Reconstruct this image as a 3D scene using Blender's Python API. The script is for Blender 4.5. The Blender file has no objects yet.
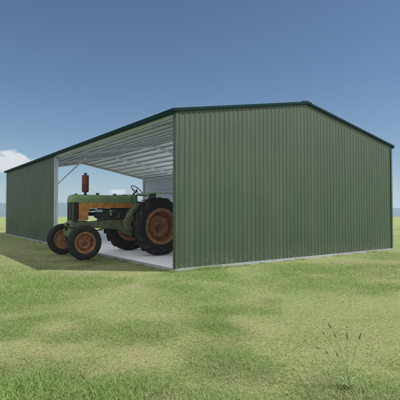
import bpy, bmesh, math, random
import numpy as np
from mathutils import Vector, Matrix, noise as mnoise
random.seed(7); rng = np.random.default_rng(7)
S = bpy.context.scene
COL = S.collection
R = math.radians
W, L, H, RID = 10.0, 20.37, 4.0, 4.93            # shed: width, length, eave and ridge height
GZ = -0.06                                       # natural ground level (slab top is z = 0)
CAM = Vector((-5.6957, -8.9244, 1.4508))

# ------------------------------------------------------------------ materials
def mat(name, base, rough=0.6, metal=0.0, var=None, vscale=4.0, vamt=0.5, bump=0.0, bscale=40.0,
        rust=None, rscale=6.0, rthr=0.55, spec=None, coords='Object'):
    m = bpy.data.materials.new(name); m.use_nodes = True
    nt = m.node_tree; N = nt.nodes; K = nt.links
    b = N['Principled BSDF']
    b.inputs['Roughness'].default_value = rough; b.inputs['Metallic'].default_value = metal
    if spec is not None: b.inputs['Specular IOR Level'].default_value = spec
    tc = N.new('ShaderNodeTexCoord')
    src = None
    def noi(scale, detail=6, rgh=0.6):
        n = N.new('ShaderNodeTexNoise'); n.inputs['Scale'].default_value = scale
        n.inputs['Detail'].default_value = detail; n.inputs['Roughness'].default_value = rgh
        K.new(tc.outputs[coords], n.inputs['Vector']); return n
    def ramp(fac, lo, hi):
        r = N.new('ShaderNodeMapRange'); r.inputs['From Min'].default_value = lo; r.inputs['From Max'].default_value = hi
        K.new(fac, r.inputs['Value']); return r.outputs['Result']
    def mix(a, bb, fac):
        x = N.new('ShaderNodeMix'); x.data_type = 'RGBA'
        for idx, v in ((6, a), (7, bb)):
            if isinstance(v, tuple): x.inputs[idx].default_value = (*v, 1)
            else: K.new(v, x.inputs[idx])
        if isinstance(fac, (int, float)): x.inputs[0].default_value = fac
        else: K.new(fac, x.inputs[0])
        return x.outputs[2]
    c = tuple(base)
    if var is not None:
        c = mix(c, tuple(var), ramp(noi(vscale).outputs['Fac'], 0.5 - 0.25 / max(vamt, .01) * .5, 0.5 + 0.25 / max(vamt, .01) * .5))
    if rust is not None:
        c = mix(c, tuple(rust), ramp(noi(rscale, 8, .7).outputs['Fac'], rthr, rthr + .08))
    if isinstance(c, tuple): b.inputs['Base Color'].default_value = (*c, 1)
    else: K.new(c, b.inputs['Base Color'])
    if bump > 0:
        bn = N.new('ShaderNodeBump'); bn.inputs['Strength'].default_value = bump; bn.inputs['Distance'].default_value = .01
        K.new(noi(bscale, 4).outputs['Fac'], bn.inputs['Height']); K.new(bn.outputs['Normal'], b.inputs['Normal'])
    return m

M = {}
M['wall'] = mat('olive_painted_steel', (.038, .062, .032), .5, var=(.032, .053, .028), vscale=.7, vamt=.8, bump=.25, bscale=1.6)
def weather_wall(m):
    nt = m.node_tree; N = nt.nodes; K = nt.links; b = N['Principled BSDF']
    src = b.inputs['Base Color'].links[0].from_socket
    tc = N.new('ShaderNodeTexCoord'); sp = N.new('ShaderNodeSeparateXYZ'); K.new(tc.outputs['Object'], sp.inputs[0])
    def mr(v, a, c, lo=0, hi=1):
        r = N.new('ShaderNodeMapRange'); r.inputs['From Min'].default_value = a; r.inputs['From Max'].default_value = c; r.inputs['To Min'].default_value = lo; r.inputs['To Max'].default_value = hi; K.new(v, r.inputs['Value']); return r.outputs['Result']
    def noi(sc, det, scale=(1, 1, 1)):
        mp = N.new('ShaderNodeMapping'); mp.inputs['Scale'].default_value = scale; K.new(tc.outputs['Object'], mp.inputs[0])
        n = N.new('ShaderNodeTexNoise'); n.inputs['Scale'].default_value = sc; n.inputs['Detail'].default_value = det; K.new(mp.outputs[0], n.inputs['Vector']); return n.outputs['Fac']
    def mul(a, c):
        x = N.new('ShaderNodeMath'); x.operation = 'MULTIPLY'; K.new(a, x.inputs[0])
        if isinstance(c, float): x.inputs[1].default_value = c
        else: K.new(c, x.inputs[1])
        return x.outputs[0]
    def mixc(a, col, f):
        x = N.new('ShaderNodeMix'); x.data_type = 'RGBA'; K.new(a, x.inputs[6]); x.inputs[7].default_value = (*col, 1); K.new(f, x.inputs[0]); return x.outputs[2]
    c = mixc(src, (.085, .105, .068), mul(mr(noi(2.2, 5, (1.6, 1.6, .12)), .50, .72), .20))       # dusty run-off streaks
    c = mixc(c, (.17, .155, .11), mul(mul(mr(sp.outputs['Z'], .42, .0), mr(noi(7, 7), .42, .66)), .32))   # splashed soil
    K.new(c, b.inputs['Base Color'])
    rg = mr(noi(.9, 4), .3, .7, .42, .62); K.new(rg, b.inputs['Roughness'])
weather_wall(M['wall'])
M['wallin'] = mat('pale_coated_steel', (.42, .46, .55), .5, var=(.37, .41, .50), vscale=1.2)
M['trim'] = mat('dark_green_trim', (.0025, .026, .025), .8, var=(.002, .021, .020), vscale=2, spec=.1)
M['zinc'] = mat('galvanised_steel', (.60, .63, .70), .45, var=(.52, .55, .62), vscale=3, vamt=.7)
M['zincd'] = mat('galvanised_section', (.40, .43, .50), .45, var=(.34, .37, .43), vscale=5)
M['roofin'] = mat('roof_sheet_underside', (.72, .75, .83), .5, var=(.67, .70, .79), vscale=1)
M['slab'] = mat('pale_sealed_concrete', (.90, .90, .91), .6, var=(.87, .87, .88), vscale=1.5, bump=.05, bscale=25, rust=(.70, .69, .67), rscale=1.3, rthr=.70)
M['edge'] = mat('concrete_edge', (.30, .32, .34), .85, var=(.22, .23, .23), vscale=6, bump=.2, bscale=50)
M['green'] = mat('faded_green_paint', (.155, .235, .095), .5, var=(.105, .165, .068), vscale=5, vamt=.7, rust=(.16, .08, .03), rscale=9, rthr=.66, bump=.05)
M['fender'] = mat('sun_bleached_green_paint', (.33, .43, .24), .5, var=(.25, .34, .19), vscale=6, rust=(.16, .09, .04), rscale=10, rthr=.66)
M['olive'] = mat('oily_olive_cast_iron', (.135, .160, .085), .6, var=(.065, .072, .042), vscale=7, vamt=.8, bump=.3, bscale=45, rust=(.05, .035, .02), rscale=8, rthr=.60)
M['grey_green'] = mat('grey_green_casting', (.21, .235, .155), .6, var=(.12, .13, .09), vscale=7, bump=.3, bscale=45)
M['orange'] = mat('weathered_orange_paint', (.50, .215, .045), .55, var=(.27, .105, .028), vscale=6, vamt=.8, rust=(.16, .06, .02), rscale=7, rthr=.60, bump=.06)
M['rim'] = mat('rusty_orange_wheel', (.34, .150, .058), .6, var=(.15, .065, .030), vscale=8, vamt=.8, rust=(.09, .04, .02), rscale=7, rthr=.56, bump=.15)
M['rimd'] = mat('dark_rusty_hub', (.14, .06, .03), .6, var=(.07, .035, .02), vscale=10, bump=.2)
M['tyre'] = mat('worn_black_rubber', (.020, .020, .019), .85, var=(.034, .032, .029), vscale=6, bump=.2, bscale=60, spec=.25)
M['black'] = mat('black_paint', (.012, .012, .013), .5, var=(.02, .02, .02), vscale=10)
M['grille'] = mat('black_grille_mesh', (.012, .013, .010), .6, var=(.03, .022, .012), vscale=7)
M['dkgreen'] = mat('dark_green_paint', (.026, .042, .020), .5, var=(.018, .028, .014), vscale=8)
M['rust'] = mat('red_rust_pipe', (.165, .030, .019), .8, var=(.075, .020, .013), vscale=14, vamt=.9, bump=.4, bscale=60)
M['engine'] = mat('greasy_engine_iron', (.035, .050, .032), .6, var=(.015, .018, .014), vscale=9, vamt=.8, bump=.3)
M['bluegrey'] = mat('pale_blue_grey_enamel', (.30, .42, .52), .35)
M['seed'] = mat('dark_seed_head', (.075, .055, .038), .9, var=(.11, .08, .05), vscale=200)
M['glassy'] = mat('dull_gauge_glass', (.05, .06, .07), .15)

# ------------------------------------------------------------------ mesh helpers
def V(*a): return Vector(a)
def link(name, bm, m, parent=None, loc=None, smooth=None, bevel=0.0):
    me = bpy.data.meshes.new(name)
    bmesh.ops.recalc_face_normals(bm, faces=bm.faces)
    if smooth is not None:
        for f in bm.faces: f.smooth = True
        for e in bm.edges:
            e.smooth = not (len(e.link_faces) == 2 and e.calc_face_angle(0) > R(smooth))
    bm.to_mesh(me); bm.free()
    for x in (m if isinstance(m, (list, tuple)) else [m]): me.materials.append(x)
    o = bpy.data.objects.new(name, me); COL.objects.link(o)
    if parent is not None: o.parent = parent
    if loc is not None: o.location = loc
    if bevel:
        b = o.modifiers.new('bevel', 'BEVEL'); b.width = bevel; b.segments = 2; b.limit_method = 'ANGLE'; b.angle_limit = R(35)
    return o
def empty(name, loc, rz=0):
    o = bpy.data.objects.new(name, None); COL.objects.link(o); o.location = loc; o.rotation_euler = (0, 0, rz)
    o.empty_display_size = .3
    return o
def tag(o, label=None, cat=None, group=None, kind=None):
    if label: o['label'] = label
    if cat: o['category'] = cat
    if group: o['group'] = group
    if kind: o['kind'] = kind
    return o
def box(bm, a, b):
    x0, y0, z0 = a; x1, y1, z1 = b
    v = [bm.verts.new(p) for p in ((x0,y0,z0),(x1,y0,z0),(x1,y1,z0),(x0,y1,z0),(x0,y0,z1),(x1,y0,z1),(x1,y1,z1),(x0,y1,z1))]
    for q in ((0,3,2,1),(4,5,6,7),(0,1,5,4),(1,2,6,5),(2,3,7,6),(3,0,4,7)): bm.faces.new([v[i] for i in q])
    return v
def tube(bm, pts, r, n=10, cap=True):
    pts = [Vector(p) for p in pts]; rs = r if isinstance(r, (list, tuple)) else [r] * len(pts)
    rings = []
    prev = None
    for i, p in enumerate(pts):
        d = (pts[min(i+1, len(pts)-1)] - pts[max(i-1, 0)]).normalized()
        if prev is None:
            u = d.orthogonal().normalized()
        else:
            u = (prev - d * prev.dot(d)).normalized()
        prev = u; w = d.cross(u)
        rings.append([bm.verts.new(p + rs[i] * (u * math.cos(2*math.pi*k/n) + w * math.sin(2*math.pi*k/n))) for k in range(n)])
    for a, b in zip(rings, rings[1:]):
        for k in range(n): bm.faces.new((a[k], a[(k+1) % n], b[(k+1) % n], b[k]))
    if cap: bm.faces.new(rings[0][::-1]); bm.faces.new(rings[-1])
def lathe(bm, prof, n=48, axis='y', c=(0,0,0), close=False):
    """prof: list of (r, t) ; t along axis"""
    rings = []
    for r, t in prof:
        ring = []
        if r < 1e-6:
            p = (0, t, 0) if axis == 'y' else ((0, 0, t) if axis == 'z' else (t, 0, 0))
            ring = [bm.verts.new(Vector(p) + Vector(c))] * n
        else:
            for k in range(n):
                a = 2*math.pi*k/n; ca, sa = r*math.cos(a), r*math.sin(a)
                p = (ca, t, sa) if axis == 'y' else ((ca, sa, t) if axis == 'z' else (t, ca, sa))
                ring.append(bm.verts.new(Vector(p) + Vector(c)))
        rings.append(ring)
    pairs = list(zip(rings, rings[1:])) + ([(rings[-1], rings[0])] if close else [])
    for a, b in pairs:
        for k in range(n):
            vs = []
            for v in (a[k], a[(k+1) % n], b[(k+1) % n], b[k]):
                if v not in vs: vs.append(v)
            if len(vs) > 2: bm.faces.new(vs)
def prism(bm, poly, y0, y1):
    """poly in (x,z), extruded along y"""
    a = [bm.verts.new((x, y0, z)) for x, z in poly]; b = [bm.verts.new((x, y1, z)) for x, z in poly]
    bm.faces.new(a); bm.faces.new(b[::-1]); n = len(poly)
    for i in range(n): bm.faces.new((a[i], b[i], b[(i+1) % n], a[(i+1) % n]))
def BM(): return bmesh.new()

# ------------------------------------------------------------------ THE SHED
shed = empty('farm_shed', (0, 0, 0))
tag(shed, 'olive green corrugated steel farm shed with low gable roof and open front', 'shed')

def rib_profile(length, pitch=.165, flip=1, depth=.014):
    """list of (s, d) along a trapezoidal-rib sheet"""
    out = []; s = 0.0
    while s < length - 1e-6:
        for f, d in ((0, 0), (.070, 0), (.098, depth), (.127, depth), (.155, 0)):
            t = s + f
            if t < length: out.append((t, d * flip))
        s += pitch
    out.append((length, 0)); return out
def sheet(name, m, prof, P, top, bot, parent, thick=.0016, smooth=None):
    """P(s,d)->(x,y); top/bot(s)->z; closed thin sheet"""
    bm = BM(); rows = []
    for s, d in prof:
        x, y = P(s, d); x2, y2 = P(s, d - thick)
        rows.append((bm.verts.new((x, y, bot(s))), bm.verts.new((x, y, top(s))), bm.verts.new((x2, y2, top(s))), bm.verts.new((x2, y2, bot(s)))))
    for a, b in zip(rows, rows[1:]):
        f1 = bm.faces.new((a[0], b[0], b[1], a[1])); f2 = bm.faces.new((a[2], b[2], b[3], a[3])); f2.material_index = 1
        bm.faces.new((a[1], b[1], b[2], a[2])); bm.faces.new((a[3], b[3], b[0], a[0]))
    bm.faces.new(rows[0]); bm.faces.new(rows[-1][::-1])
    return link(name, bm, [m, M['wallin']], parent)
roofz = lambda x: H + (RID - H) * (1 - abs(x - W/2) / (W/2))
# gable wall at y = 0 (outside faces -y)
gprof = rib_profile(W)
gprof = sorted(set([round(s, 5) for s, d in gprof] + [W/2]))
_g = dict((round(s, 5), d) for s, d in rib_profile(W)); _ = _g.setdefault(W/2, 0)
gprof = [(s, _g[s]) for s in gprof]
sheet('gable_wall', M['wall'], gprof, lambda s, d: (s, -.004 - d), lambda s: roofz(s) - .004, lambda s: .004, shed)
# front side wall, rear two bays (outside faces -x) and back side wall (outside faces +x)
lp = rib_profile(L - 10.06)
sheet('side_wall', M['wall'], lp, lambda s, d: (-.004 - d, 10.06 + s), lambda s: H - .02, lambda s: .004, shed)
lp = rib_profile(L - 15.2)  # unseen nearer bays of this wall left open to brighten the interior
sheet('side_wall', M['wall'], lp, lambda s, d: (W + .004 + d, 15.2 + s), lambda s: H - .02, lambda s: .004, shed)
# slab with visible cast edge
bm = BM(); box(bm, (.001, .001, -.16), (W-.001, L-.001, 0))
slab = link('concrete_slab', bm, M['slab'], shed)
for a, b in (((-.045, -.045), (W+.045, 0)), ((-.045, L), (W+.045, L+.045)), ((-.045, 0), (0, L)), ((W, 0), (W+.045, L))):
    bm = BM(); box(bm, (a[0], a[1], -.16), (b[0], b[1], -.003)); link('slab_edge', bm, M['edge'], slab)
# roof sheets (ribs run down the slope), two slopes
sl = math.hypot(W/2 + .03, (RID - H) * (W/2 + .03) / (W/2))
def roof(side):
    bm = BM(); prof = rib_profile(L + .06)
    rows = []
    x_e = -.035 if side < 0 else W + .035
    for s, d in prof:
        y = -.03 + s; q = []
        for off in (.024, .0224):
            q += [bm.verts.new((x_e, y, H - .007 + d + off)), bm.verts.new((W/2, y, RID + d + off))]
        rows.append(q)
    for a, b in zip(rows, rows[1:]):
        bm.faces.new((a[0], b[0], b[1], a[1])); f = bm.faces.new((a[2], a[3], b[3], b[2])); f.material_index = 1
        bm.faces.new((a[0], a[2], b[2], b[0])); bm.faces.new((a[1], b[1], b[3], a[3]))
    for q in (rows[0], rows[-1]): bm.faces.new((q[0], q[1], q[3], q[2]))
    return link('roof', bm, [M['wall'], M['roofin']], shed)
rf1 = roof(-1); rf2 = roof(1)
# ridge cap
bm = BM(); prism(bm, [(W/2-.2, RID+.03), (W/2, RID+.068), (W/2+.2, RID+.03), (W/2+.2, RID+.034+.02), (W/2, RID+.085), (W/2-.2, RID+.054)], -.055, L+.055)
link('ridge_cap', bm, M['trim'], shed)
# barge cappings on both gables
for y in (-.05, L + .035):
    for sgn in (-1, 1):
        xe = -.156 if sgn < 0 else W + .156
        bm = BM(); prism(bm, [(xe, H-.040), (W/2, RID-.012), (W/2, RID+.064), (xe, H+.036)], y - .022, y + .04)
        link('barge_capping', bm, M['trim'], shed, bevel=.004)
# eave gutters
for sgn in (-1, 1):
    x = -.037 if sgn < 0 else W + .037
    bm = BM(); g = sgn * .11
    prism(bm, [(x, H-.075), (x+g, H-.075), (x+g*1.05, H+.03), (x+g*.93, H+.03), (x+g*.9, H-.06), (x+g*.08, H-.06), (x+g*.08, H+.02), (x, H+.02)], -.055, L+.055)
    link('gutter', bm, M['trim'], shed)
# corner flashings
def flashing(x0, y0, x1, y1, m, z1=H-.09):
    bm = BM(); box(bm, (min(x0,x1), min(y0,y1), .003), (max(x0,x1), max(y0,y1), z1)); link('corner_flashing', bm, m, shed, bevel=.003)
flashing(-.0365, -.0365, .055, -.0045 + .001, M['wall']); flashing(-.0365, -.0025, -.0335, .09, M['wall'])
flashing(W-.055, -.0365, W+.0365, -.0035, M['wall']); flashing(W+.0335, -.0025, W+.0365, .09, M['wall'])
flashing(-.036, L-.07, -.033, L+.002, M['wall']); flashing(W+.033, L-.07, W+.036, L+.002, M['wall'])
# jamb trim where the side wall stops at the opening
flashing(-.0365, 10.02, .0, 10.056, M['zinc']); flashing(W, 15.15, W+.0365, 15.196, M['zinc'])
# portal frames: columns, rafters, knee braces
def csec(bm, p0, p1, w, d, up):
    """C section: web w, flanges d, from p0 to p1; 'up' = direction of flanges"""
    p0 = Vector(p0); p1 = Vector(p1); ax = (p1-p0).normalized(); up = Vector(up); up = (up - ax*up.dot(ax)).normalized(); sd = ax.cross(up); t = .006
    pr = [(-w/2, 0), (w/2, 0), (w/2, d), (w/2-.02, d), (w/2-.02, d-t), (w/2-t, d-t), (w/2-t, t), (-w/2+t, t), (-w/2+t, d-t), (-w/2+.02, d-t), (-w/2+.02, d), (-w/2, d)]
    a = [bm.verts.new(p0 + sd*s + up*u) for s, u in pr]; b = [bm.verts.new(p1 + sd*s + up*u) for s, u in pr]
    n = len(pr)
    for i in range(n): bm.faces.new((a[i], a[(i+1)%n], b[(i+1)%n], b[i]))
    bm.faces.new(a[::-1]); bm.faces.new(b)
slope = (RID - H) / (W/2)
for fy, dirn in ((.03, 1), (5.05, 1), (10.03, 1), (15.1, 1), (L-.09, 1)):
    if fy == 5.05: continue                        # the double bay is clear-span
    for sx in (0, 1):
        if fy == 5.05 and False: continue
        xc = .11 if sx == 0 else W - .11
        sg = 1 if sx == 0 else -1
        if not (fy == 5.05):                       # clear-span double bay: no column in the opening
            bm = BM(); csec(bm, (xc-sg*.03, fy, .012), (xc-sg*.03, fy, H - .13), .10, .065, (0, 1, 0)); link('column', bm, M['zinc'], shed)
            bm = BM(); box(bm, (xc-.11, fy-.01, .001), (xc+.11, fy+.09, .011)); link('base_plate', bm, M['zincd'], shed)
        bm = BM()
        zt = -.132 if .5 < fy < 18 else -.055
        csec(bm, (xc - sg*.06, fy, H + slope*.05 + zt), (W/2, fy, RID + zt), .10, .065, (0, 1, 0)); link('rafter', bm, M['zinc'], shed)
        if fy == 10.03:
            bm = BM(); b0 = V(xc - sg*.02, fy + .03, 2.64); b1 = V(xc + sg*1.35, fy + .03, H + slope*1.4 - .26)
            csec(bm, b0, b1, .06, .03, (0, 1, 0)); link('knee_brace', bm, M['zinc'], shed)
# eave beams
for xc in (.06, W-.06):
    bm = BM(); box(bm, (xc-.03, .06, H-.115), (xc+.03, L-.03, H-.03)); link('eave_beam', bm, M['zinc'], shed)
# purlins
pz = lambda x: roofz(x) + .012
for xs in (.55, 1.15, 1.85, 2.55, 3.2, 3.85, 4.4, 4.85):
    for x in (xs, W - xs):
        bm = BM(); box(bm, (x-.018, .006, pz(x)-.068), (x+.018, L-.01, pz(x)-.006)); link('purlin', bm, M['zincd'], shed)
# bridging between purlins, mid bay
for by in (2.5, 7.5, 12.5, 17.7):
    for a, b in ((.1, .55), (.55, 1.15), (1.15, 1.85), (1.85, 2.55), (2.55, 3.2), (3.2, 3.85)):
        for mir in (0, 1):
            x0, x1 = (a+.03, b-.03) if not mir else (W-b+.03, W-a-.03)
            bm = BM(); tube(bm, [(x0, by, pz(x0)-.04), (x1, by, pz(x1)-.04)], .012, 6); link('bridging', bm, M['zincd'], shed)
# girts on the walls
for z in (.9, 1.9, 2.9):
    for x0, x1 in ((.0, .045), (W-.045, W)):
        bm = BM(); box(bm, (x0+.003*(x0==0), 10.12 if x0 == 0 else 15.2, z), (x1-.003*(x1==W), L-.02, z+.07)); link('girt', bm, M['zincd'], shed)
    bm = BM(); box(bm, (.2, .001, z), (W-.2, .029, z+.07)); link('girt', bm, M['zincd'], shed)
# base flashing strip at the foot of the gable wall
# screws are too small to see

# ------------------------------------------------------------------ THE TRACTOR (forward is -x)
TY = 4.25
tr = empty('farm_tractor', (0, TY, 0))
tag(tr, 'old green tractor with orange side panels and rusty exhaust, parked half inside the shed', 'tractor')

def part(name, bm, m, parent=tr, smooth=None, bevel=0.0, loc=None): return link(name, bm, m, parent, loc, smooth, bevel)

# hood: rounded top cross-section swept along x, nose rounded
def hood_section(hw, z0, z1, r):
    pts = [(-hw, z0), (-hw, z1 - r)]
    for k in range(1, 8): a = math.pi - k * math.pi/2/8; pts.append((-hw + r + r*math.cos(a), z1 - r + r*math.sin(a)))
    pts += [(-hw + r, z1), (0, z1 + .015), (hw - r, z1)]
    for k in range(1, 8): a = math.pi/2 - k * math.pi/2/8; pts.append((hw - r + r*math.cos(a), z1 - r + r*math.sin(a)))
    pts += [(hw, z1 - r), (hw, z0)]
    return pts
bm = BM(); rings = []
for x, dz, dw in ((-1.30, -.11, -.10), (-1.285, -.055, -.06), (-1.25, -.02, -.025), (-1.19, 0, 0), (-.6, .005, 0), (0, .005, 0), (.55, 0, 0), (.66, -.004, 0), (.72, -.02, -.01), (.75, -.05, -.03)):
    rings.append([bm.verts.new((x, y, z)) for y, z in hood_section(.29 + dw, 1.725, 1.965 + dz, .13)])
for a, b in zip(rings, rings[1:]):
    for i in range(len(a)-1): bm.faces.new((a[i], a[i+1], b[i+1], b[i]))
    bm.faces.new((a[-1], a[0], b[0], b[-1]))
bm.faces.new(rings[0]); bm.faces.new(rings[-1][::-1])
hood = part('hood', bm, M['green'], smooth=50)
bm = BM(); box(bm, (-.1, -.2955, 1.735), (-.094, -.289, 1.93)); 
part('hood_seam', bm, M['dkgreen'], hood)
bm = BM(); lathe(bm, [(0, 2.03), (.055, 2.03), (.06, 2.02), (.06, 1.97), (.045, 1.965)], 20, 'z', (.25, 0, 0)); part('fuel_cap', bm, M['black'], hood, smooth=40)
bm = BM(); lathe(bm, [(0, 2.01), (.045, 2.01), (.05, 2.0), (.05, 1.96)], 20, 'z', (-1.08, 0, 0)); part('radiator_cap', bm, M['black'], hood, smooth=40)

# front grille: frame with bars on the nose and side screens
bm = BM(); box(bm, (-1.235, -.255, 1.17), (-1.09, .255, 1.72))
grille = part('grille', bm, M['grille'], bevel=.02)
bm = BM()
for k in range(17):
    z = 1.20 + k * .0305; box(bm, (-1.251, -.235, z), (-1.236, .235, z + .011))
part('grille_bars', bm, M['black'], grille)
bm = BM()
for s in (-1, 1):
    box(bm, (-1.262, s*.262 - .022, 1.15), (-1.215, s*.262 + .022, 1.722))
box(bm, (-1.264, -.022, 1.15), (-1.23, .022, 1.722)); box(bm, (-1.26, -.28, 1.13), (-1.09, .28, 1.168))
part('grille_frame', bm, M['dkgreen'], grille, bevel=.006)
for s in (-1, 1):
    bm = BM()
    for k in range(22):
        z = 1.195 + k * .024; y = s * .262; box(bm, (-1.21, y - .005, z), (-1.095, y + .005, z + .008))
    part('side_screen', bm, M['black'], grille)

# orange side panels: L shape with rounded inner corner
for s in (-1, 1):
    bm = BM()
    poly = [(-1.085, 1.165), (-1.085, 1.722), (.785, 1.722), (.785, 1.60), (.74, 1.565), (-.60, 1.535), (-.70, 1.515), (-.765, 1.45), (-.775, 1.165)]
    prism(bm, poly, s*.268, s*.288)
    sp = part('side_panel', bm, M['orange'], bevel=.005)
    bm = BM(); box(bm, (-.772, min(s*.289, s*.292), 1.548), (-.764, max(s*.289, s*.292), 1.715)); part('panel_seam', bm, M['rimd'], sp)
    for x in (-1.05, -.82, -.5, 0, .5):
        bm = BM(); lathe(bm, [(0, s*.298), (.012, s*.297), (.014, s*.287)], 10, 'y', (x, 0, 1.69)); part('bolt', bm, M['rimd'], sp)

# exhaust
bm = BM(); lathe(bm, [(.0, 1.96), (.055, 1.96), (.055, 2.0), (.035, 2.02), (.035, 2.07)], 20, 'z', (-.78, -.02, 0)); exb = part('exhaust_base', bm, M['black'], smooth=40)
bm = BM(); lathe(bm, [(.035, 2.05), (.075, 2.06), (.106, 2.085), (.11, 2.11), (.11, 2.30), (.113, 2.305), (.113, 2.325), (.11, 2.33), (.11, 2.585), (.10, 2.61), (.05, 2.618), (.038, 2.62), (.038, 2.64)], 32, 'z', (-.78, -.02, 0))
ex = part('exhaust', bm, M['rust'], smooth=40)
bm = BM(); lathe(bm, [(.0, 2.69), (.048, 2.685), (.052, 2.665), (.04, 2.636), (0, 2.636)], 20, 'z', (-.78, -.02, 0)); part('rain_cap', bm, M['black'], ex, smooth=40)
# air intake stub on the far side of the hood
bm = BM(); lathe(bm, [(.0, 2.06), (.05, 2.055), (.065, 2.03), (.04, 2.0), (.04, 1.96)], 20, 'z', (-.3, .14, 0)); part('air_intake', bm, M['dkgreen'], smooth=40)

# chassis: nose casting, frame rails
bm = BM()
prism(bm, [(-1.33, .93), (-1.33, 1.10), (-1.27, 1.148), (-.80, 1.148), (-.72, 1.10), (.40, 1.19), (.70, 1.22), (.70, .80), (.25, .84), (-.70, .92), (-.95, .90)], -.24, .24)
part('chassis', bm, M['olive'], bevel=.03)
bm = BM(); prism(bm, [(-1.28, .66), (-1.30, .925), (-1.02, .92), (-1.04, .66)], -.16, .16); ped = part('front_pedestal', bm, M['olive'], bevel=.03)
bm = BM(); box(bm, (-1.42, -.14, .97), (-1.325, .14, 1.07)); part('front_weight_bracket', bm, M['dkgreen'], bevel=.015)
# front axle
bm = BM(); prism(bm, [(-.88, .67), (-.88, .80), (.88, .80), (.88, .67), (.3, .60), (-.3, .60)], -.05, .05)
bmesh.ops.rotate(bm, cent=(0,0,0), matrix=Matrix.Rotation(R(90), 3, 'Z'), verts=bm.verts)
bmesh.ops.translate(bm, vec=(-1.17, 0, 0), verts=bm.verts)
ax = part('front_axle', bm, M['olive'], bevel=.012)
for s in (-1, 1):
    bm = BM(); tube(bm, [(-1.17, s*.80, .48), (-1.17, s*.80, .88)], .045, 16); tube(bm, [(-1.17, s*.80, .525), (-1.17, s*.95, .525)], .04, 16)
    part('spindle', bm, M['olive'], ax, smooth=40)
bm = BM(); tube(bm, [(-1.0, -.74, .60), (-1.0, .74, .60)], .018, 8); tube(bm, [(-1.0, .2, .62), (.5, .26, 1.0)], .02, 8); part('tie_rod', bm, M['dkgreen'], ax, smooth=40)

# engine
bm = BM()
box(bm, (-.30, -.20, 1.13), (.62, .20, 1.54)); box(bm, (-.24, -.235, 1.40), (.50, .235, 1.50))
for k in range(4): lathe(bm, [(0, -.262), (.05, -.262), (.055, -.25), (.055, -.19)], 14, 'y', (-.16 + k*.2, 0, 1.26))
eng = part('engine', bm, M['engine'], bevel=.012)
bm = BM(); tube(bm, [(-.34, -.26, 1.30), (-.52, -.26, 1.30)], .075, 20); tube(bm, [(-.52, -.26, 1.30), (-.56, -.26, 1.30)], .055, 16); part('generator', bm, M['black'], eng, smooth=40)
bm = BM(); lathe(bm, [(0, -.78), (.06, -.775), (.06, -.31), (0, -.31)], 16, 'x', (0, 0, 1.36)); 
for k in range(5):
    a = k * 2*math.pi/5; v = V(0, math.cos(a), math.sin(a)); w = V(0, -math.sin(a), math.cos(a))
    q = [bm.verts.new(V(-.80+dx, 0, 1.36) + v*r + w*t) for r, t, dx in ((.03, -.03, .02), (.19, -.05, .03), (.19, .05, -.02), (.03, .03, 0))]; bm.faces.new(q)
part('fan', bm, M['black'], eng, smooth=40)
bm = BM(); tube(bm, [(-.48, -.1, 1.50), (-.66, -.08, 1.47), (-.95, -.05, 1.50)], .032, 12); part('radiator_hose', bm, M['black'], eng, smooth=40)
bm = BM(); tube(bm, [(-.05, -.27, 1.22), (.05, -.28, 1.20), (.15, -.30, 1.24), (.35, -.27, 1.30)], .014, 8); tube(bm, [(.1, -.27, 1.50), (.12, -.3, 1.42), (.22, -.3, 1.36)], .010, 8); part('fuel_line', bm, M['rimd'], eng, smooth=40)
bm = BM(); lathe(bm, [(0, 1.20), (.05, 1.21), (.055, 1.24), (.055, 1.38), (.04, 1.40), (0, 1.40)], 18, 'z', (.28, -.30, 0)); part('oil_filter', bm, M['dkgreen'], eng, smooth=40)
bm = BM(); lathe(bm, [(0, 1.30), (.045, 1.31), (.05, 1.34), (.03, 1.42), (.06, 1.44), (.06, 1.48), (0, 1.49)], 18, 'z', (-.02, -.31, 0)); part('carburettor', bm, M['grey_green'], eng, smooth=40)
bm = BM(); tube(bm, [(-.52, -.20, 1.455), (-.50, -.20, 1.455), (-.28, -.20, 1.455), (-.26, -.20, 1.455)], [.03, .055, .055, .03], 16); part('fuel_bowl', bm, M['bluegrey'], eng, smooth=40)
# exhaust manifold down the side
bm = BM(); tube(bm, [(-.78, -.02, 1.98), (-.78, -.02, 1.60), (-.6, -.06, 1.58), (-.2, -.18, 1.56)], .035, 12); part('manifold', bm, M['rimd'], eng, smooth=40)

# transmission casing: big rounded tapering side cover, as in the photo
bm = BM()
prism(bm, [(.50, .92), (.56, 1.32), (.66, 1.52), (.80, 1.73), (1.0, 1.75), (1.75, 1.55), (1.82, .95), (1.70, .66), (.95, .60), (.60, .72)], -.27, .27)
trn = part('transmission', bm, M['olive'], bevel=.05)
bm = BM()
def capsule(bm, c0, r0, c1, r1, y0, y1, n=14):
    c0 = Vector(c0); c1 = Vector(c1); d = (c1-c0); a0 = math.atan2(d.y, d.x); be = math.acos((r0-r1)/d.length)
    pts = []
    for k in range(n+1): a = a0 + be + (2*math.pi-2*be)*k/n; pts.append((c0.x + r0*math.cos(a), c0.y + r0*math.sin(a)))
    for k in range(n+1): a = a0 - be + 2*be*k/n; pts.append((c1.x + r1*math.cos(a), c1.y + r1*math.sin(a)))
    prism(bm, pts, y0, y1)
capsule(bm, (.66, 1.05), .235, (.92, 1.55), .15, -.36, -.268); part('side_cover', bm, M['grey_green'], trn, bevel=.03)
bm = BM(); capsule(bm, (.66, 1.05), .15, (.90, 1.50), .09, -.372, -.361); part('cover_plate', bm, M['olive'], trn, bevel=.008)
for k in range(9):
    bm = BM(); a = k*2*math.pi/9; lathe(bm, [(0, -.376), (.012, -.375), (.013, -.36)], 8, 'y', (.66+.195*math.cos(a), 0, 1.05+.195*math.sin(a)))
    part('bolt', bm, M['rimd'], trn)
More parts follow.
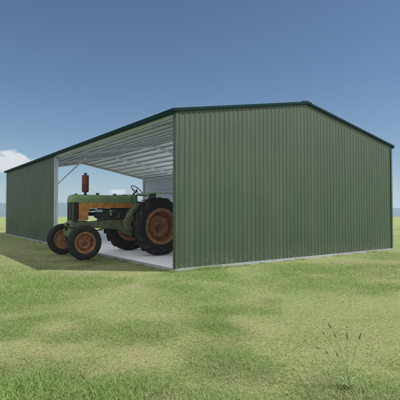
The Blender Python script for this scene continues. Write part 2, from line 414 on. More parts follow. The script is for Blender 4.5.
# rear axle housings
bm = BM(); lathe(bm, [(.20, -.92), (.13, -.90), (.12, -.6), (.16, -.35), (.24, -.27), (.24, .27), (.16, .35), (.12, .6), (.13, .90), (.20, .92)], 28, 'y', (1.34, 0, .95)); part('rear_axle', bm, M['olive'], trn, smooth=40)
bm = BM(); box(bm, (1.70, -.05, .42), (2.30, .05, .46)); box(bm, (1.72, -.12, .44), (1.80, .12, .75)); part('drawbar', bm, M['dkgreen'], bevel=.006)
# foot boards
for s in (-1, 1):
    bm = BM(); box(bm, (.72, min(s*.29, s*.52), .78), (1.12, max(s*.29, s*.52), .80)); part('footboard', bm, M['olive'], bevel=.005)
# dash / cowl behind the hood, steering
bm = BM(); prism(bm, [(.62, 1.50), (.70, 1.93), (.80, 2.02), (.93, 2.03), (1.00, 1.88), (.97, 1.50)], -.19, .19); cowl = part('cowl', bm, M['green'], bevel=.03)
bm = BM(); lathe(bm, [(0, 0), (.055, 0), (.055, .03)], 18, 'x', (0, 0, 0))
for v in bm.verts: v.co = Matrix.Rotation(R(25), 3, 'Y') @ v.co + V(.985, 0, 1.93)
part('gauge', bm, M['glassy'], cowl)
bm = BM(); tube(bm, [(.86, -.05, 1.95), (1.06, -.05, 2.17)], .022, 12); sc = part('steering_column', bm, M['black'], smooth=40)
bm = BM()
cen = V(1.06, -.05, 2.17); axv = V(.20, 0, .22).normalized(); u = V(0, 1, 0); w = axv.cross(u)
ring = []
n1, n2, Rr, rr = 36, 8, .235, .016
for i in range(n1):
    a = 2*math.pi*i/n1; d = u*math.cos(a) + w*math.sin(a)
    ring.append([bm.verts.new(cen + d*(Rr + rr*math.cos(2*math.pi*j/n2)) + axv*rr*math.sin(2*math.pi*j/n2)) for j in range(n2)])
for i in range(n1):
    for j in range(n2): bm.faces.new((ring[i][j], ring[(i+1)%n1][j], ring[(i+1)%n1][(j+1)%n2], ring[i][(j+1)%n2]))
for k in range(3):
    a = 2*math.pi*k/3 + .5; tube(bm, [cen - axv*.03, cen + (u*math.cos(a) + w*math.sin(a))*Rr], .009, 6)
tube(bm, [cen - axv*.04, cen + axv*.012], .035, 12)
part('steering_wheel', bm, M['black'], sc, smooth=45)
bm = BM(); tube(bm, [(.95, .12, 1.6), (1.02, .13, 2.06)], .009, 6); tube(bm, [(1.02, .13, 2.05), (1.02, .13, 2.10)], .022, 10); part('gear_lever', bm, M['black'], smooth=40)
# seat with sprung bracket
bm = BM(); rings = []
for i in range(9):
    t = i/8; x = 1.30 + .40*t; row = []
    for j in range(9):
        s2 = -1 + j/4; y = .24*s2*(1 - .12*abs(t-.5)); z = 1.80 + .035*s2*s2 + (.10*max(0, t-.6)/.4) + .02*(1-t)
        row.append(bm.verts.new((x, y, z)))
    rings.append(row)
fs = [bm.faces.new((rings[i][j], rings[i+1][j], rings[i+1][j+1], rings[i][j+1])) for i in range(8) for j in range(8)]
bmesh.ops.solidify(bm, geom=fs, thickness=.05)
seat = part('seat', bm, M['black'], smooth=50)
bm = BM(); rings = []
for i in range(7):
    t = i/6; row = []
    for j in range(9):
        s2 = -1 + j/4; row.append(bm.verts.new((1.70 + .06*t - .05*s2*s2, .24*s2, 1.86 + .26*t - .03*s2*s2*t)))
    rings.append(row)
fs = [bm.faces.new((rings[i][j], rings[i+1][j], rings[i+1][j+1], rings[i][j+1])) for i in range(6) for j in range(8)]
bmesh.ops.solidify(bm, geom=fs, thickness=.045); part('seat_back', bm, M['black'], seat, smooth=50)
bm = BM(); tube(bm, [(1.50, 0, 1.50), (1.52, 0, 1.80)], .05, 14); part('seat_post', bm, M['olive'], seat, smooth=40)
# flat-topped fenders curving over the rear wheels
for s in (-1, 1):
    bm = BM(); rows = []
    prof = [(.78, 2.0), (.86, 2.035), (1.0, 2.05), (1.30, 2.055), (1.70, 2.06), (2.05, 2.062), (2.20, 2.04)]
    ya, yb = sorted((s*.62, s*1.30))
    rr_ = [[bm.verts.new((x, y, z)) for y in (ya, yb)] for x, z in prof]
    fs = [bm.faces.new((a[0], a[1], b[1], b[0])) for a, b in zip(rr_, rr_[1:])]
    bmesh.ops.solidify(bm, geom=fs, thickness=.012)
    yo = yb if s > 0 else ya
    # rolled outer lip
    tube(bm, [(x, yo, z - .010) for x, z in prof], .018, 8)
    fen = part('fender', bm, M['fender'], smooth=40)
    bm = BM(); yi = s*.62
    bm = BM(); tube(bm, [(1.43, s*.40, 1.10), (1.43, s*.60, 1.5), (1.43, s*.70, 2.05)], .03, 10); part('fender_bracket', bm, M['olive'], fen, smooth=40)
# battery box and tool box
bm = BM(); box(bm, (1.02, -.25, 1.60), (1.28, .25, 1.78)); part('battery_box', bm, M['dkgreen'], bevel=.012)

# ---- wheels
def tyre_profile(Ro, Ri, w):
    h = w/2
    pts = [(Ri, -h*.72), (Ri + .02, -h*.86), (Ri + (Ro-Ri)*.30, -h*1.0), (Ri + (Ro-Ri)*.6, -h*1.03), (Ro - (Ro-Ri)*.16, -h*.96), (Ro - .035, -h*.86), (Ro - .008, -h*.66), (Ro, -h*.3), (Ro + .003, 0)]
    return pts + [(r, -t) for r, t in pts[-2::-1]]
def tread(bm, Ro, w, nl, hgt, thick, sgn=1):
    h = w/2
    for side in (-1, 1):
        for k in range(nl):
            a0 = 2*math.pi*(k + (.5 if side > 0 else 0))/nl
            rows = []
            for i in range(6):
                t = i/5
                y = side * (h*1.0 - (h*1.0 + .0) * t) if i else side*h*1.0
                rb = Ro - .012 - (.12 if i == 0 else (.02 if i == 1 else 0))
                rt = Ro + hgt - (.105 if i == 0 else (.006 if i == 1 else 0)) 
                a = a0 + sgn * t * .36 * (w/.42) * (.75/ Ro)
                ta = thick/2/Ro * (1.1 - .25*t); tb = ta*.8
                rows.append([bm.verts.new((math.cos(a+q)*r, y, math.sin(a+q)*r)) for q, r in ((-ta, rb), (-tb, rt), (tb, rt), (ta, rb))])
            for A, B in zip(rows, rows[1:]):
                for j in range(3): bm.faces.new((A[j], A[j+1], B[j+1], B[j]))
                bm.faces.new((A[3], A[0], B[0], B[3]))
            bm.faces.new(rows[0]); bm.faces.new(rows[-1][::-1])
def shrink(bm):
    for v in bm.verts: v.co.x *= .895; v.co.z *= .895
def rear_wheel(loc, s):
    """s=-1: outer face toward -y"""
    bm = BM()     # dished centre disc + hub
    o = s
    lathe(bm, [(0, o*.045), (.085, o*.045), (.10, o*.03), (.10, o*-.02), (.16, o*-.03), (.20, o*-.03), (.225, o*.0), (.30, o*.015), (.40, o*.0), (.425, o*-.03), (.47, o*-.045), (.545, o*-.05), (.545, o*-.075), (.42, o*-.07), (0, o*-.07)], 56, 'y')
    shrink(bm); wh = part('wheel', bm, M['rim'], tr, smooth=35, loc=loc)
    bm = BM()     # rim channel
    lathe(bm, [(.555, -.19), (.60, -.195), (.655, -.20), (.672, -.19), (.672, -.178), (.64, -.172), (.60, -.15), (.575, -.09), (.57, 0), (.575, .09), (.60, .15), (.64, .172), (.672, .178), (.672, .19), (.655, .20), (.60, .195), (.555, .19), (.548, .09), (.545, 0), (.548, -.09)], 72, 'y', close=True)
    shrink(bm); part('rim', bm, M['rim'], wh, smooth=35)
    bm = BM(); lathe(bm, [(0, o*.105), (.06, o*.10), (.07, o*.085), (.07, o*.0461), (.088, o*.0461), (.088, o*.03)], 28, 'y'); 
    for k in range(8):
        a = 2*math.pi*(k+.5)/8; lathe(bm, [(0, o*.0), (.016, o*-.001), (.018, o*-.03)], 8, 'y', (.18*math.cos(a), 0, .18*math.sin(a)))
    part('hub', bm, M['rimd'], wh, smooth=35)
    for k in range(8):
        bm = BM(); a = 2*math.pi*k/8; c = V(.49*math.cos(a), 0, .49*math.sin(a)); d = V(math.cos(a), 0, math.sin(a)); q = V(-math.sin(a), 0, math.cos(a))
        lathe(bm, [(0, o*-.02), (.017, o*-.021), (.02, o*-.05)], 8, 'y', tuple(c))
        v = [bm.verts.new(c + d*e*.05 + q*f*.045 + V(0, y, 0)) for y in (o*-.052, o*-.036) for e, f in ((-1,-1),(1,-1),(1,1),(-1,1))]
        for F in ((0,1,2,3),(7,6,5,4),(0,4,5,1),(1,5,6,2),(2,6,7,3),(3,7,4,0)): bm.faces.new([v[i] for i in F])
        shrink(bm); part('rim_clamp', bm, M['rimd'], wh)
    bm = BM(); prof = tyre_profile(.880, .588, .42); lathe(bm, prof, 96, 'y')
    for r in (.69, .77):   # moulded sidewall rings
        for sd in (-1, 1): lathe(bm, [(r-.007, sd*.2145), (r-.004, sd*.221), (r+.004, sd*.221), (r+.007, sd*.2145)], 72, 'y')
    tread(bm, .875, .49, 17, .075, .085, sgn=-1)
    part('tyre', bm, M['tyre'], wh, smooth=32)
    return wh
def front_wheel(loc, s, steer=0):
    o = s; bm = BM()
    lathe(bm, [(0, o*.02), (.05, o*.02), (.07, o*.0), (.12, o*-.005), (.145, o*.02), (.165, o*.03), (.185, o*.02), (.21, o*-.02), (.262, o*-.035), (.262, o*-.055), (0, o*-.05)], 48, 'y')
    wh = part('wheel', bm, M['rim'], tr, smooth=35, loc=loc)
    bm = BM(); lathe(bm, [(.262, -.08), (.29, -.085), (.318, -.09), (.327, -.084), (.327, -.076), (.30, -.07), (.278, -.045), (.274, 0), (.278, .045), (.30, .07), (.327, .076), (.327, .084), (.318, .09), (.29, .085), (.262, .08), (.258, 0)], 56, 'y', close=True)
    part('rim', bm, M['rim'], wh, smooth=35)
    bm = BM(); lathe(bm, [(0, o*.075), (.03, o*.073), (.045, o*.06), (.05, o*.0211), (.062, o*.0211), (.062, o*.008)], 24, 'y')
    for k in range(6):
        a = 2*math.pi*k/6; lathe(bm, [(0, o*.014), (.011, o*.013), (.013, o*-.01)], 8, 'y', (.095*math.cos(a), 0, .095*math.sin(a)))
    part('hub', bm, M['rimd'], wh, smooth=35)
    h = .10
    prof = [(.318, -.072), (.335, -.088), (.38, -.108), (.44, -.112), (.48, -.10), (.502, -.084), (.505, -.064), (.490, -.060), (.490, -.048), (.513, -.044), (.514, -.026), (.496, -.022), (.496, -.012), (.518, -.009)]
    prof = prof + [(r, -t) for r, t in prof[::-1]]
    bm = BM(); lathe(bm, prof, 80, 'y')
    for sd in (-1, 1): lathe(bm, [(.398, sd*.108), (.401, sd*.1145), (.408, sd*.1155), (.412, sd*.110)], 64, 'y')
    # short shoulder bars
    for sd in (-1, 1):
        for k in range(40):
            a = 2*math.pi*k/40; pts = []
            for y, r in ((sd*.106, .465), (sd*.088, .508), (sd*.066, .512)):
                pts.append([bm.verts.new((math.cos(a+q)*rr2, y, math.sin(a+q)*rr2)) for q, rr2 in ((-.022, r-.02), (-.018, r), (.018, r), (.022, r-.02))])
            for A, B in zip(pts, pts[1:]):
                for j in range(3): bm.faces.new((A[j], A[j+1], B[j+1], B[j]))
            bm.faces.new(pts[0]); bm.faces.new(pts[-1][::-1])
    part('tyre', bm, M['tyre'], wh, smooth=32)
    wh.rotation_euler = (0, 0, steer)
    return wh
rear_wheel((1.34, -1.10, .952), -1); rear_wheel((1.34, 1.14, .952), 1)
front_wheel((-1.17, -1.02, .515), -1); front_wheel((-1.17, .98, .515), 1)

# ------------------------------------------------------------------ GROUND
def vnoise(x, y, s, seed=0):
    """smooth value noise, numpy"""
    r = np.random.default_rng(100 + seed); T = r.random((64, 64))
    u = x / s + 31.7; v = y / s + 17.3
    iu = np.floor(u).astype(int); iv = np.floor(v).astype(int); fu = u - iu; fv = v - iv
    fu = fu*fu*(3-2*fu); fv = fv*fv*(3-2*fv)
    g = lambda a, b: T[a % 64, b % 64]
    return (g(iu, iv)*(1-fu) + g(iu+1, iv)*fu)*(1-fv) + (g(iu, iv+1)*(1-fu) + g(iu+1, iv+1)*fu)*fv
def gz(x, y):
    x = np.asarray(x, float); y = np.asarray(y, float)
    dx = np.maximum(np.maximum(-x, x - W), 0); dy = np.maximum(np.maximum(-y, y - L), 0); d = np.hypot(dx, dy)
    k = np.clip((d - .3) / 4, 0, 1)
    q_ = np.clip((np.hypot(x-CAM.x, y-CAM.y) - 112) / 520, 0, 1); drop = -26*q_*q_*(3-2*q_)
    und = (vnoise(x, y, 5, 1) - .5)*.10 + (vnoise(x, y, 1.6, 2) - .5)*.035 + (vnoise(x, y, 23, 3) - .5)*.3*np.clip((d-10)/30, 0, 1)*np.clip((150-d)/60, 0, 1)
    z = GZ - .012 + und*k + drop
    for cx, cy in ((-1.17, TY-1.02), (-1.17, TY+.98)):       # firm tracks where the front wheels stand
        z = z + (.0 - (GZ - .012) - .002 - und*k) * np.exp(-(((x-cx)/.75)**2 + ((y-cy)/.45)**2)**1.5)
    return z
n = 260
t = np.linspace(-1, 1, n)
g1 = np.sinh(t*9.0) / math.sinh(9.0) * 6000
# finer near: blend linear
gx = g1 + t*14; gy = g1 + t*14
X, Y = np.meshgrid(gx - 1.0, gy - 1.0, indexing='ij')
Zg = gz(X, Y)
co = np.stack([X, Y, Zg], -1).reshape(-1, 3)
idx = np.arange(n*n).reshape(n, n)
quads = np.stack([idx[:-1,:-1], idx[1:,:-1], idx[1:,1:], idx[:-1,1:]], -1).reshape(-1, 4)
def npmesh(name, co, faces, k):
    me = bpy.data.meshes.new(name)
    me.vertices.add(len(co)); me.vertices.foreach_set('co', np.ascontiguousarray(co, np.float32).ravel())
    me.loops.add(faces.size); me.loops.foreach_set('vertex_index', faces.astype(np.int32).ravel())
    me.polygons.add(len(faces)); me.polygons.foreach_set('loop_start', np.arange(0, faces.size, k, dtype=np.int32))
    me.polygons.foreach_set('loop_total', np.full(len(faces), k, np.int32))
    me.update(calc_edges=True); return me
gm = npmesh('ground', co, quads, 4)
gm.polygons.foreach_set('use_smooth', np.ones(len(quads), bool))
ground = bpy.data.objects.new('ground', gm); COL.objects.link(ground); tag(ground, kind='structure')

def ground_material():
    m = bpy.data.materials.new('short_pasture'); m.use_nodes = True; nt = m.node_tree; N = nt.nodes; K = nt.links
    b = N['Principled BSDF']; b.inputs['Roughness'].default_value = .95; b.inputs['Specular IOR Level'].default_value = .1
    geo = N.new('ShaderNodeNewGeometry')
    def noi(scale, detail=5, rgh=.6, stretch=None):
        x = N.new('ShaderNodeTexNoise'); x.inputs['Scale'].default_value = scale; x.inputs['Detail'].default_value = detail; x.inputs['Roughness'].default_value = rgh
        K.new(geo.outputs['Position'], x.inputs['Vector']); return x.outputs['Fac']
    def rng_(f, a, c):
        r = N.new('ShaderNodeMapRange'); r.inputs['From Min'].default_value = a; r.inputs['From Max'].default_value = c; K.new(f, r.inputs['Value']); return r.outputs['Result']
    def mix(a, c, f):
        x = N.new('ShaderNodeMix'); x.data_type = 'RGBA'
        for i, v in ((6, a), (7, c)):
            if isinstance(v, tuple): x.inputs[i].default_value = (*v, 1)
            else: K.new(v, x.inputs[i])
        K.new(f, x.inputs[0]); return x.outputs[2]
    c = mix((.215, .255, .095), (.265, .275, .125), rng_(noi(1.3, 7, .65), .40, .66))
    c = mix(c, (.185, .265, .080), rng_(noi(.23, 4, .55), .46, .62))
    c = mix(c, (.33, .25, .165), rng_(noi(1.9, 8, .72), .53, .68))
    c = mix(c, (.15, .19, .06), rng_(noi(30, 3, .6), .55, .8))
    c = mix(c, (.22, .25, .10), rng_(noi(.012, 4, .6), .45, .62))
    K.new(c, b.inputs['Base Color'])
    bp = N.new('ShaderNodeBump'); bp.inputs['Strength'].default_value = .6; bp.inputs['Distance'].default_value = .02; K.new(noi(18, 6, .7), bp.inputs['Height']); K.new(bp.outputs['Normal'], b.inputs['Normal'])
    return m
gm.materials.append(ground_material())

# ------------------------------------------------------------------ GRASS (one mesh of blades)
vd = math.atan2(math.cos(.6252), math.sin(.6252))         # view azimuth (angle from +x)
patches = [(p, r, s) for p, r, s in (          # lusher clumps: centre, radius, strength
    ((-2.2, -.3), .8, .7), ((.3, -1.2), .7, .6), ((3.0, -1.6), 1.1, .6), ((-3.9, -6.3), .45, .8), ((-3.1, -4.0), .5, .4),
    ((-3.35, .2), 1.5, .8), ((-4.3, 2.6), 1.7, .7), ((-4.9, 6.2), 2.2, .8), ((-3.9, -1.1), .9, .7), ((-1.2, -2.4), 1.0, .45), ((1.4, -3.0), 1.3, .5),
    ((4.6, -2.8), 1.5, .6), ((-5.05, -5.1), .75, .9), ((-4.3, -5.75), .55, .9), ((-2.6, -6.9), .5, .6), ((8.5, -2.0), 2.0, .6), ((13, 1), 3, .6), ((-9, 4), 3, .5), ((-1.0, -1.5), .7, .5))]
def lush(x, y):
    v = np.clip((vnoise(x, y, 1.7, 5)*.6 + vnoise(x, y, .6, 6)*.4 - .52)*3.2, 0, 1)*.55
    for (cx, cy), r, s in patches: v = np.maximum(v, s*np.exp(-(((x-cx)**2 + (y-cy)**2)/r**2)**1.3) * (.55 + .6*vnoise(x, y, .35, 8)))
    return np.clip(v, 0, 1)
def blades(n, rmin, rmax, wscale, spread=1.05, power=1.0, hs=1.0, simple=False, bias=.5):
    u = rng.random(n)
    r = (rmin + (rmax - rmin) * u**power) * np.where(u > .12, 1 + .34*(rng.random(n)-.4), 1 + .5*rng.random(n))
    a = vd + (rng.random(n)*2-1)*spread
    x = CAM.x + r*np.cos(a); y = CAM.y + r*np.sin(a)
    keep = ~((x > -.055) & (x < W+.055) & (y > -.055) & (y < L+.055))
    for s in (-1.02, .98):
        pass
    x, y, r = x[keep], y[keep], r[keep]
    lu = lush(x, y)
    keep = rng.random(len(x)) < bias + (1-bias)*lu
    x, y, r, lu = x[keep], y[keep], r[keep], lu[keep]; n = len(x)
    h = (.012 + .022*rng.random(n)**1.5 + lu*(.02 + .125*rng.random(n)**1.3)) * hs
    de = np.hypot(np.maximum(np.maximum(-x, x-W), 0), np.maximum(np.maximum(-y, y-L), 0))
    h = h * (1 + 3.2*np.exp(-(de/.20)**2)*np.clip((vnoise(x, y, .35, 14)-.35)*4, 0, 1))
    rare = rng.random(n) < .004; h = np.where(rare, h*2.2, h)
    # keep grass low right at the wheels
    w = (.0016 + .0022*rng.random(n)) * wscale * (1 + .3*lu)
    z = gz(x, y) - .004
    th = rng.random(n)*2*np.pi; lean = (.45 + 1.5*rng.random(n)) * h * (1 - .45*lu)
    lx, ly = np.cos(th)*lean, np.sin(th)*lean
    fa = th + np.pi/2 + rng.normal(0, .5, n); sx, sy = np.cos(fa)*w, np.sin(fa)*w
    P = np.empty((n, 5, 3))
    P[:,0] = np.stack([x-sx, y-sy, z], -1); P[:,1] = np.stack([x+sx, y+sy, z], -1)
    P[:,2] = np.stack([x+lx*.35-sx*.8, y+ly*.35-sy*.8, z+h*.6], -1); P[:,3] = np.stack([x+lx*.35+sx*.8, y+ly*.35+sy*.8, z+h*.6], -1)
    P[:,4] = np.stack([x+lx, y+ly, z+h*(.95-.15*rng.random(n))], -1)
    b = np.arange(n)[:,None]*5
    F = np.concatenate([b+[0,1,3], b+[0,3,2], b+[2,3,4]], 0)
    # colour per blade
    tan = np.clip((vnoise(x, y, 1.1, 15)*.6 + vnoise(x, y, .33, 16)*.4 - .58)*5, 0, 1)*(1-lu)
    dry = np.clip(.45*tan + rng.normal(.36, .28, n) + (vnoise(x, y, 2.3, 9)-.5)*1.1 + (vnoise(x, y, .45, 12)-.5)*.8 - .5*lu, 0, 1)[:,None]
    gcol = (np.array([.20, .27, .10])[None] + lu[:,None]*np.array([.015, .06, -.015])[None]) * (1 + .35*(rng.random((n,1))-.5)) + np.array([.02, .03, 0])*rng.random((n,1))
    dcol = np.array([.40, .355, .22]) * (1 + .3*(rng.random((n,1))-.5))
    c = gcol*(1-dry) + dcol*dry
    C = np.repeat(c, 5, 0)
    if simple:
        P = P[:, [0, 1, 4]]; return P.reshape(-1, 3), np.arange(n*3).reshape(n, 3), np.repeat(c, 3, 0)
    return P.reshape(-1, 3), F, C
sets = [blades(150000, 1.6, 6.5, 1.0, .60, .75, 1.0, False, .35), blades(430000, 1.6, 8.0, 1.1, .60, .72, .62, True, .8), blades(360000, 6.6, 17, 2.0, .60, .75, .8, True, .7),
        blades(90000, 2.0, 14, 2.0, 1.25, .7, .9, True, .5), blades(200000, 16, 48, 4.6, .70, .75, 1.0, True, .6)]
co = []; fa = []; cc = []; off = 0
for P, F, C in sets: co.append(P); fa.append(F + off); cc.append(C); off += len(P)
co = np.concatenate(co); fa = np.concatenate(fa); cc = np.concatenate(cc)
me = npmesh('grass', co, fa, 3)
at = me.color_attributes.new('tint', 'FLOAT_COLOR', 'POINT'); at.data.foreach_set('color', np.concatenate([cc, np.ones((len(cc), 1))], 1).astype(np.float32).ravel())
grass = bpy.data.objects.new('grass', me); COL.objects.link(grass)
tag(grass, 'short green and straw coloured pasture grass around the shed', 'grass', kind='stuff')
def blade_material(name, col=None):
    m = bpy.data.materials.new(name); m.use_nodes = True; nt = m.node_tree; N = nt.nodes; K = nt.links
    g = N.new('ShaderNodeNewGeometry'); va = N.new('ShaderNodeVectorMath'); va.operation = 'MULTIPLY_ADD'; va.inputs[1].default_value = (.55, .55, .55); va.inputs[2].default_value = (0, 0, 1)
    K.new(g.outputs['Normal'], va.inputs[0]); vn = N.new('ShaderNodeVectorMath'); vn.operation = 'NORMALIZE'; K.new(va.outputs[0], vn.inputs[0])
    b = N['Principled BSDF']; K.new(vn.outputs[0], b.inputs['Normal']); b.inputs['Roughness'].default_value = .6; b.inputs['Specular IOR Level'].default_value = .25
    tr_ = N.new('ShaderNodeBsdfTranslucent'); mx = N.new('ShaderNodeMixShader'); mx.inputs[0].default_value = .42
    if col is None:
        a = N.new('ShaderNodeAttribute'); a.attribute_name = 'tint'; K.new(a.outputs['Color'], b.inputs['Base Color']); K.new(a.outputs['Color'], tr_.inputs['Color'])
    else:
        b.inputs['Base Color'].default_value = (*col, 1); tr_.inputs['Color'].default_value = (*col, 1)
    K.new(b.outputs[0], mx.inputs[1]); K.new(tr_.outputs[0], mx.inputs[2]); K.new(mx.outputs[0], N['Material Output'].inputs['Surface'])
    return m
me.materials.append(blade_material('grass_blades'))

# ------------------------------------------------------------------ seeding plantain near the camera
PX, PY = -2.454, -6.672
pz0 = float(gz(PX, PY))
plant = empty('seeding_plantain', (PX, PY, pz0)); tag(plant, 'tall thin weed with dark seed heads in the near right grass', 'weed')
stem_m = blade_material('weed_stem', (.27, .35, .15))
fx, fy = math.sin(.6252), math.cos(.6252); rx, ry = fy, -fx    # view forward and right on the ground
def ray_to_plane(px, py, depth):
    F = Vector((fx*math.cos(.02650), fy*math.cos(.02650), math.sin(.02650))); Rv = Vector((rx, ry, 0)); U = Rv.cross(F)
    return CAM + (F + Rv*(px-200)/418.76 + U*(200-py)/418.76)*depth
base_depth = (Vector((PX, PY, 0)) - CAM).dot(Vector((fx, fy, 0)))
heads = [(329.5,325.5,.062,.02), (323.5,333,.034,-.06), (335,335,.046,.05), (347,336,.070,0), (360,336,.068,-.03), (317.5,348,.032,.06), (326.7,352.5,.044,.0), (337,354.5,.046,-.04), (347,327,.018,.08)]
# the list above was turned into offsets in metres from the plant's foot
for px, py, hl, dd in heads:
    tip = ray_to_plane(px, py, base_depth + dd) - Vector((PX, PY, pz0))
    foot = V(random.uniform(-.02, .02), random.uniform(-.02, .02), -.01)
    bm = BM(); pts = []
    for k in range(9):
        t = k/8; p = foot.lerp(tip, t); p += (tip - foot).cross(V(0,0,1)) * .0 ; p.x = foot.x + (tip.x-foot.x)*t**1.6; p.y = foot.y + (tip.y-foot.y)*t**1.6
        pts.append(p)
    tube(bm, pts, [.0014]*8 + [.001], 5); st = link('stem', bm, stem_m, plant)
    bm = BM(); d = (pts[-1]-pts[-2]).normalized()
    tube(bm, [tip - d*hl*.45, tip - d*hl*.28, tip, tip + d*hl*.28, tip + d*hl*.45], [.002, .0046, .0054, .0044, .0015], 8)
    link('seed_head', bm, M['seed'], st, smooth=60)
for k in range(9):
    a = k*2*math.pi/9 + random.uniform(-.3, .3); ln = random.uniform(.09, .17); bm = BM(); prev = None
    for i in range(7):
        t = i/6; w_ = .010*math.sin(math.pi*min(1, t*.9+.1)) + .001; p = V(math.cos(a)*ln*t, math.sin(a)*ln*t, .09*math.sin(t*2.2)); q = V(-math.sin(a), math.cos(a), 0)*w_
        cur = (bm.verts.new(p-q), bm.verts.new(p - V(0,0,.003)), bm.verts.new(p+q))
        if prev: bm.faces.new((prev[0], prev[1], cur[1], cur[0])); bm.faces.new((prev[1], prev[2], cur[2], cur[1]))
        prev = cur
    link('leaf', bm, stem_m, plant, smooth=60)

# ------------------------------------------------------------------ DISTANT HILLS
def hills(name, r0, r1, hmax, a0, a1, seed, m):
    na, nr = 160, 12; A = np.linspace(a0, a1, na); T = np.linspace(0, 1, nr)
    AA, TT = np.meshgrid(A, T, indexing='ij'); rr = r0 + (r1-r0)*TT
    x = CAM.x + rr*np.cos(AA); y = CAM.y + rr*np.sin(AA)
    ridge = .72 + .28*vnoise(AA*2200, AA*0, 420, seed) + .12*(vnoise(AA*2200, AA*0, 110, seed+1)-.5)
    ends = np.clip(np.minimum(AA-a0, a1-AA)/.15, 0, 1)
    z = -27 + hmax*np.sin(np.pi*np.clip(TT, 0, 1))**.8 * ridge * ends * (1 + .15*(vnoise(x, y, 160, seed+2)-.5))
    idx = np.arange(na*nr).reshape(na, nr)
    q = np.stack([idx[:-1,:-1], idx[1:,:-1], idx[1:,1:], idx[:-1,1:]], -1).reshape(-1, 4)[:, ::-1]
    me = npmesh(name, np.stack([x, y, z], -1).reshape(-1, 3), q, 4); me.polygons.foreach_set('use_smooth', np.ones(len(q), bool)); me.materials.append(m)
    o = bpy.data.objects.new(name, me); COL.objects.link(o); tag(o, kind='structure'); return o
hm = mat('wooded_hillside', (.035, .055, .025), .9, var=(.06, .075, .035), vscale=.004, spec=.1)
hills('hills', 1700, 2700, 82, vd - .12, vd + 1.35, 21, hm)
hills('hills', 1650, 2600, 58, vd - 1.6, vd + .06, 31, hm)

# ------------------------------------------------------------------ HAZE
HAZE = .00042
bm = BM(); box(bm, (-6400, -6400, -29), (6400, 6400, 52))
hz = link('haze', bm, bpy.data.materials.new('thin_air_haze')); tag(hz, kind='stuff')
m = hz.data.materials[0]; m.use_nodes = True; N = m.node_tree.nodes; N.remove(N['Principled BSDF'])
pv = N.new('ShaderNodeVolumePrincipled'); pv.inputs['Color'].default_value = (.50, .66, .95, 1); pv.inputs['Density'].default_value = HAZE; pv.inputs['Anisotropy'].default_value = .2
m.node_tree.links.new(pv.outputs[0], N['Material Output'].inputs['Volume'])

# ------------------------------------------------------------------ SKY AND SUN
SUN_EL = R(49); sd = Vector((.72, -.69, 0)).normalized()
w = bpy.data.worlds.new('World'); S.world = w; w.use_nodes = True; N = w.node_tree.nodes; K = w.node_tree.links
bg = N['Background']; bg.inputs['Strength'].default_value = .056
sky = N.new('ShaderNodeTexSky'); sky.sky_type = 'NISHITA'; sky.sun_disc = False; sky.sun_elevation = SUN_EL
sky.sun_rotation = math.atan2(sd.x, sd.y)
sky.air_density = 1.0; sky.dust_density = .2; sky.ozone_density = 5.0; sky.altitude = 0
# low cumulus: lumpy mask in sky directions
tc = N.new('ShaderNodeTexCoord'); sep = N.new('ShaderNodeSeparateXYZ'); K.new(tc.outputs['Generated'], sep.inputs[0])
def math_(op, a, b=None, c=None):
    n_ = N.new('ShaderNodeMath'); n_.operation = op
    for i, v in enumerate((a, b, c)):
        if v is None: continue
        if isinstance(v, (int, float)): n_.inputs[i].default_value = v
        else: K.new(v, n_.inputs[i])
    return n_.outputs[0]
az = math_('ARCTAN2', sep.outputs['Y'], sep.outputs['X'])
el = math_('ARCSINE', sep.outputs['Z'])
nz = N.new('ShaderNodeTexNoise'); nz.inputs['Scale'].default_value = 24; nz.inputs['Detail'].default_value = 9; nz.inputs['Roughness'].default_value = .55
mp = N.new('ShaderNodeMapping'); mp.inputs['Scale'].default_value = (1, 1, 2.2); K.new(tc.outputs['Generated'], mp.inputs[0]); K.new(mp.outputs[0], nz.inputs['Vector'])
def px_dir(px, py):
    d = (ray_to_plane(px, py, 1.0) - CAM).normalized(); return math.atan2(d.y, d.x), math.asin(d.z)
total = None
for (px, py, ra, rt, rb) in ((4, 164, .080, .028, .022), (-60, 160, .10, .03, .02), (22, 167, .025, .014, .02), (122, 193, .05, .010, .008), (520, 150, .16, .03, .02), (-330, 140, .2, .04, .02)):
    a0, e0 = px_dir(px, py) if -150 < px < 600 else (vd + (200-px)/400., R(7))
    da = math_('DIVIDE', math_('SUBTRACT', az, a0), ra)
    de = math_('SUBTRACT', el, e0)
    up = math_('DIVIDE', math_('MAXIMUM', de, 0.0), rt); dn = math_('DIVIDE', math_('MINIMUM', de, 0.0), rb)
    dd = math_('ADD', math_('MULTIPLY', da, da), math_('ADD', math_('MULTIPLY', up, up), math_('MULTIPLY', dn, dn)))
    g = math_('SUBTRACT', 1.0, math_('MULTIPLY', dd, .55 if rt > .015 else .8))
    if rt < .011: g = math_('MULTIPLY', g, .54)
    g = math_('MAXIMUM', g, 0.0)
    total = g if total is None else math_('MAXIMUM', total, g)
den = math_('MULTIPLY', math_('SUBTRACT', math_('ADD', total, math_('MULTIPLY', math_('SUBTRACT', nz.outputs['Fac'], .5), 2.3)), .45), 3.2)
den = math_('MULTIPLY', math_('MINIMUM', math_('MAXIMUM', den, 0.0), 1.0), math_('MINIMUM', math_('MULTIPLY', total, 4.0), 1.0))
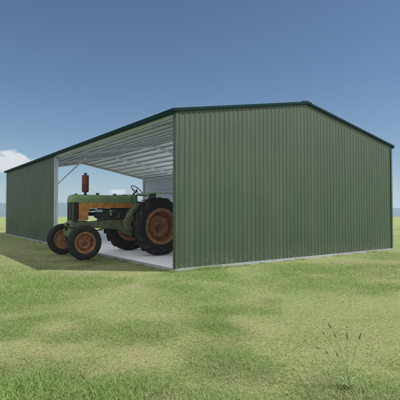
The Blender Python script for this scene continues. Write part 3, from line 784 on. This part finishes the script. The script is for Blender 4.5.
# unseen broken cumulus added behind and beside the viewer to brighten the shade
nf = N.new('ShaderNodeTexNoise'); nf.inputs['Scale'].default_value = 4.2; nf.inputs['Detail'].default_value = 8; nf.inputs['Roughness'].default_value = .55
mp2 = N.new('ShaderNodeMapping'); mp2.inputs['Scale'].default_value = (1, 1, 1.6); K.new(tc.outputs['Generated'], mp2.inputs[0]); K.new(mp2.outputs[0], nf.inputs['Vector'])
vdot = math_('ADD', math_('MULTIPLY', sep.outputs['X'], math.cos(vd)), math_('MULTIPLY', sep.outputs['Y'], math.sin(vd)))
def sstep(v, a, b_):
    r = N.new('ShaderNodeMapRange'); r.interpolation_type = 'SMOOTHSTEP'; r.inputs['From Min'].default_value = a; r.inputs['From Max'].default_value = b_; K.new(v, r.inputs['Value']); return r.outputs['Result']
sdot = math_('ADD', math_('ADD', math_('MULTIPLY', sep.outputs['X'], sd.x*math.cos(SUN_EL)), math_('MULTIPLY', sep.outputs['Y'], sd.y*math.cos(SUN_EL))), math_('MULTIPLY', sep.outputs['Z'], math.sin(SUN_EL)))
fill_clouds = math_('MULTIPLY', math_('MULTIPLY', sstep(vdot, .58, .38), sstep(el, .04, .14)), math_('MULTIPLY', sstep(nf.outputs['Fac'], .43, .53), sstep(sdot, .995, .97)))
mf = N.new('ShaderNodeMix'); mf.data_type = 'RGBA'; K.new(math_('MULTIPLY', fill_clouds, .95), mf.inputs[0]); K.new(sky.outputs[0], mf.inputs[6]); mf.inputs[7].default_value = (21, 20.8, 20.6, 1)
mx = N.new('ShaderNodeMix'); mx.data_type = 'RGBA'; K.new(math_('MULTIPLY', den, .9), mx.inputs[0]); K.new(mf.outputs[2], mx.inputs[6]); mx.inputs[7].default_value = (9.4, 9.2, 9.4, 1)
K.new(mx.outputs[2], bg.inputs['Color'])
sun = bpy.data.lights.new('sun', 'SUN'); sun.energy = 3.7; sun.angle = R(.55); sun.color = (1, .96, .90)
so = bpy.data.objects.new('sun', sun); COL.objects.link(so)
dv = -(sd*math.cos(SUN_EL) + Vector((0, 0, math.sin(SUN_EL)))); so.rotation_euler = dv.to_track_quat('-Z', 'Y').to_euler(); so.location = (20, -20, 30)

# ------------------------------------------------------------------ CAMERA
cam = bpy.data.cameras.new('camera'); co_ = bpy.data.objects.new('camera', cam); COL.objects.link(co_)
cam.sensor_width = 36; cam.lens = 418.757/400*36; cam.clip_end = 20000; cam.clip_start = .05
co_.location = CAM; co_.rotation_euler = (R(90) + .02653, 0, -.6252)
S.camera = co_
S.view_settings.view_transform = 'Standard'; S.view_settings.look = 'None'; S.view_settings.gamma = 1; S.view_settings.exposure = 0.6
S.view_settings.use_curve_mapping = False
S.cycles.use_denoising = True
S.cycles.max_bounces = 10; S.cycles.diffuse_bounces = 6; S.cycles.volume_bounces = 1
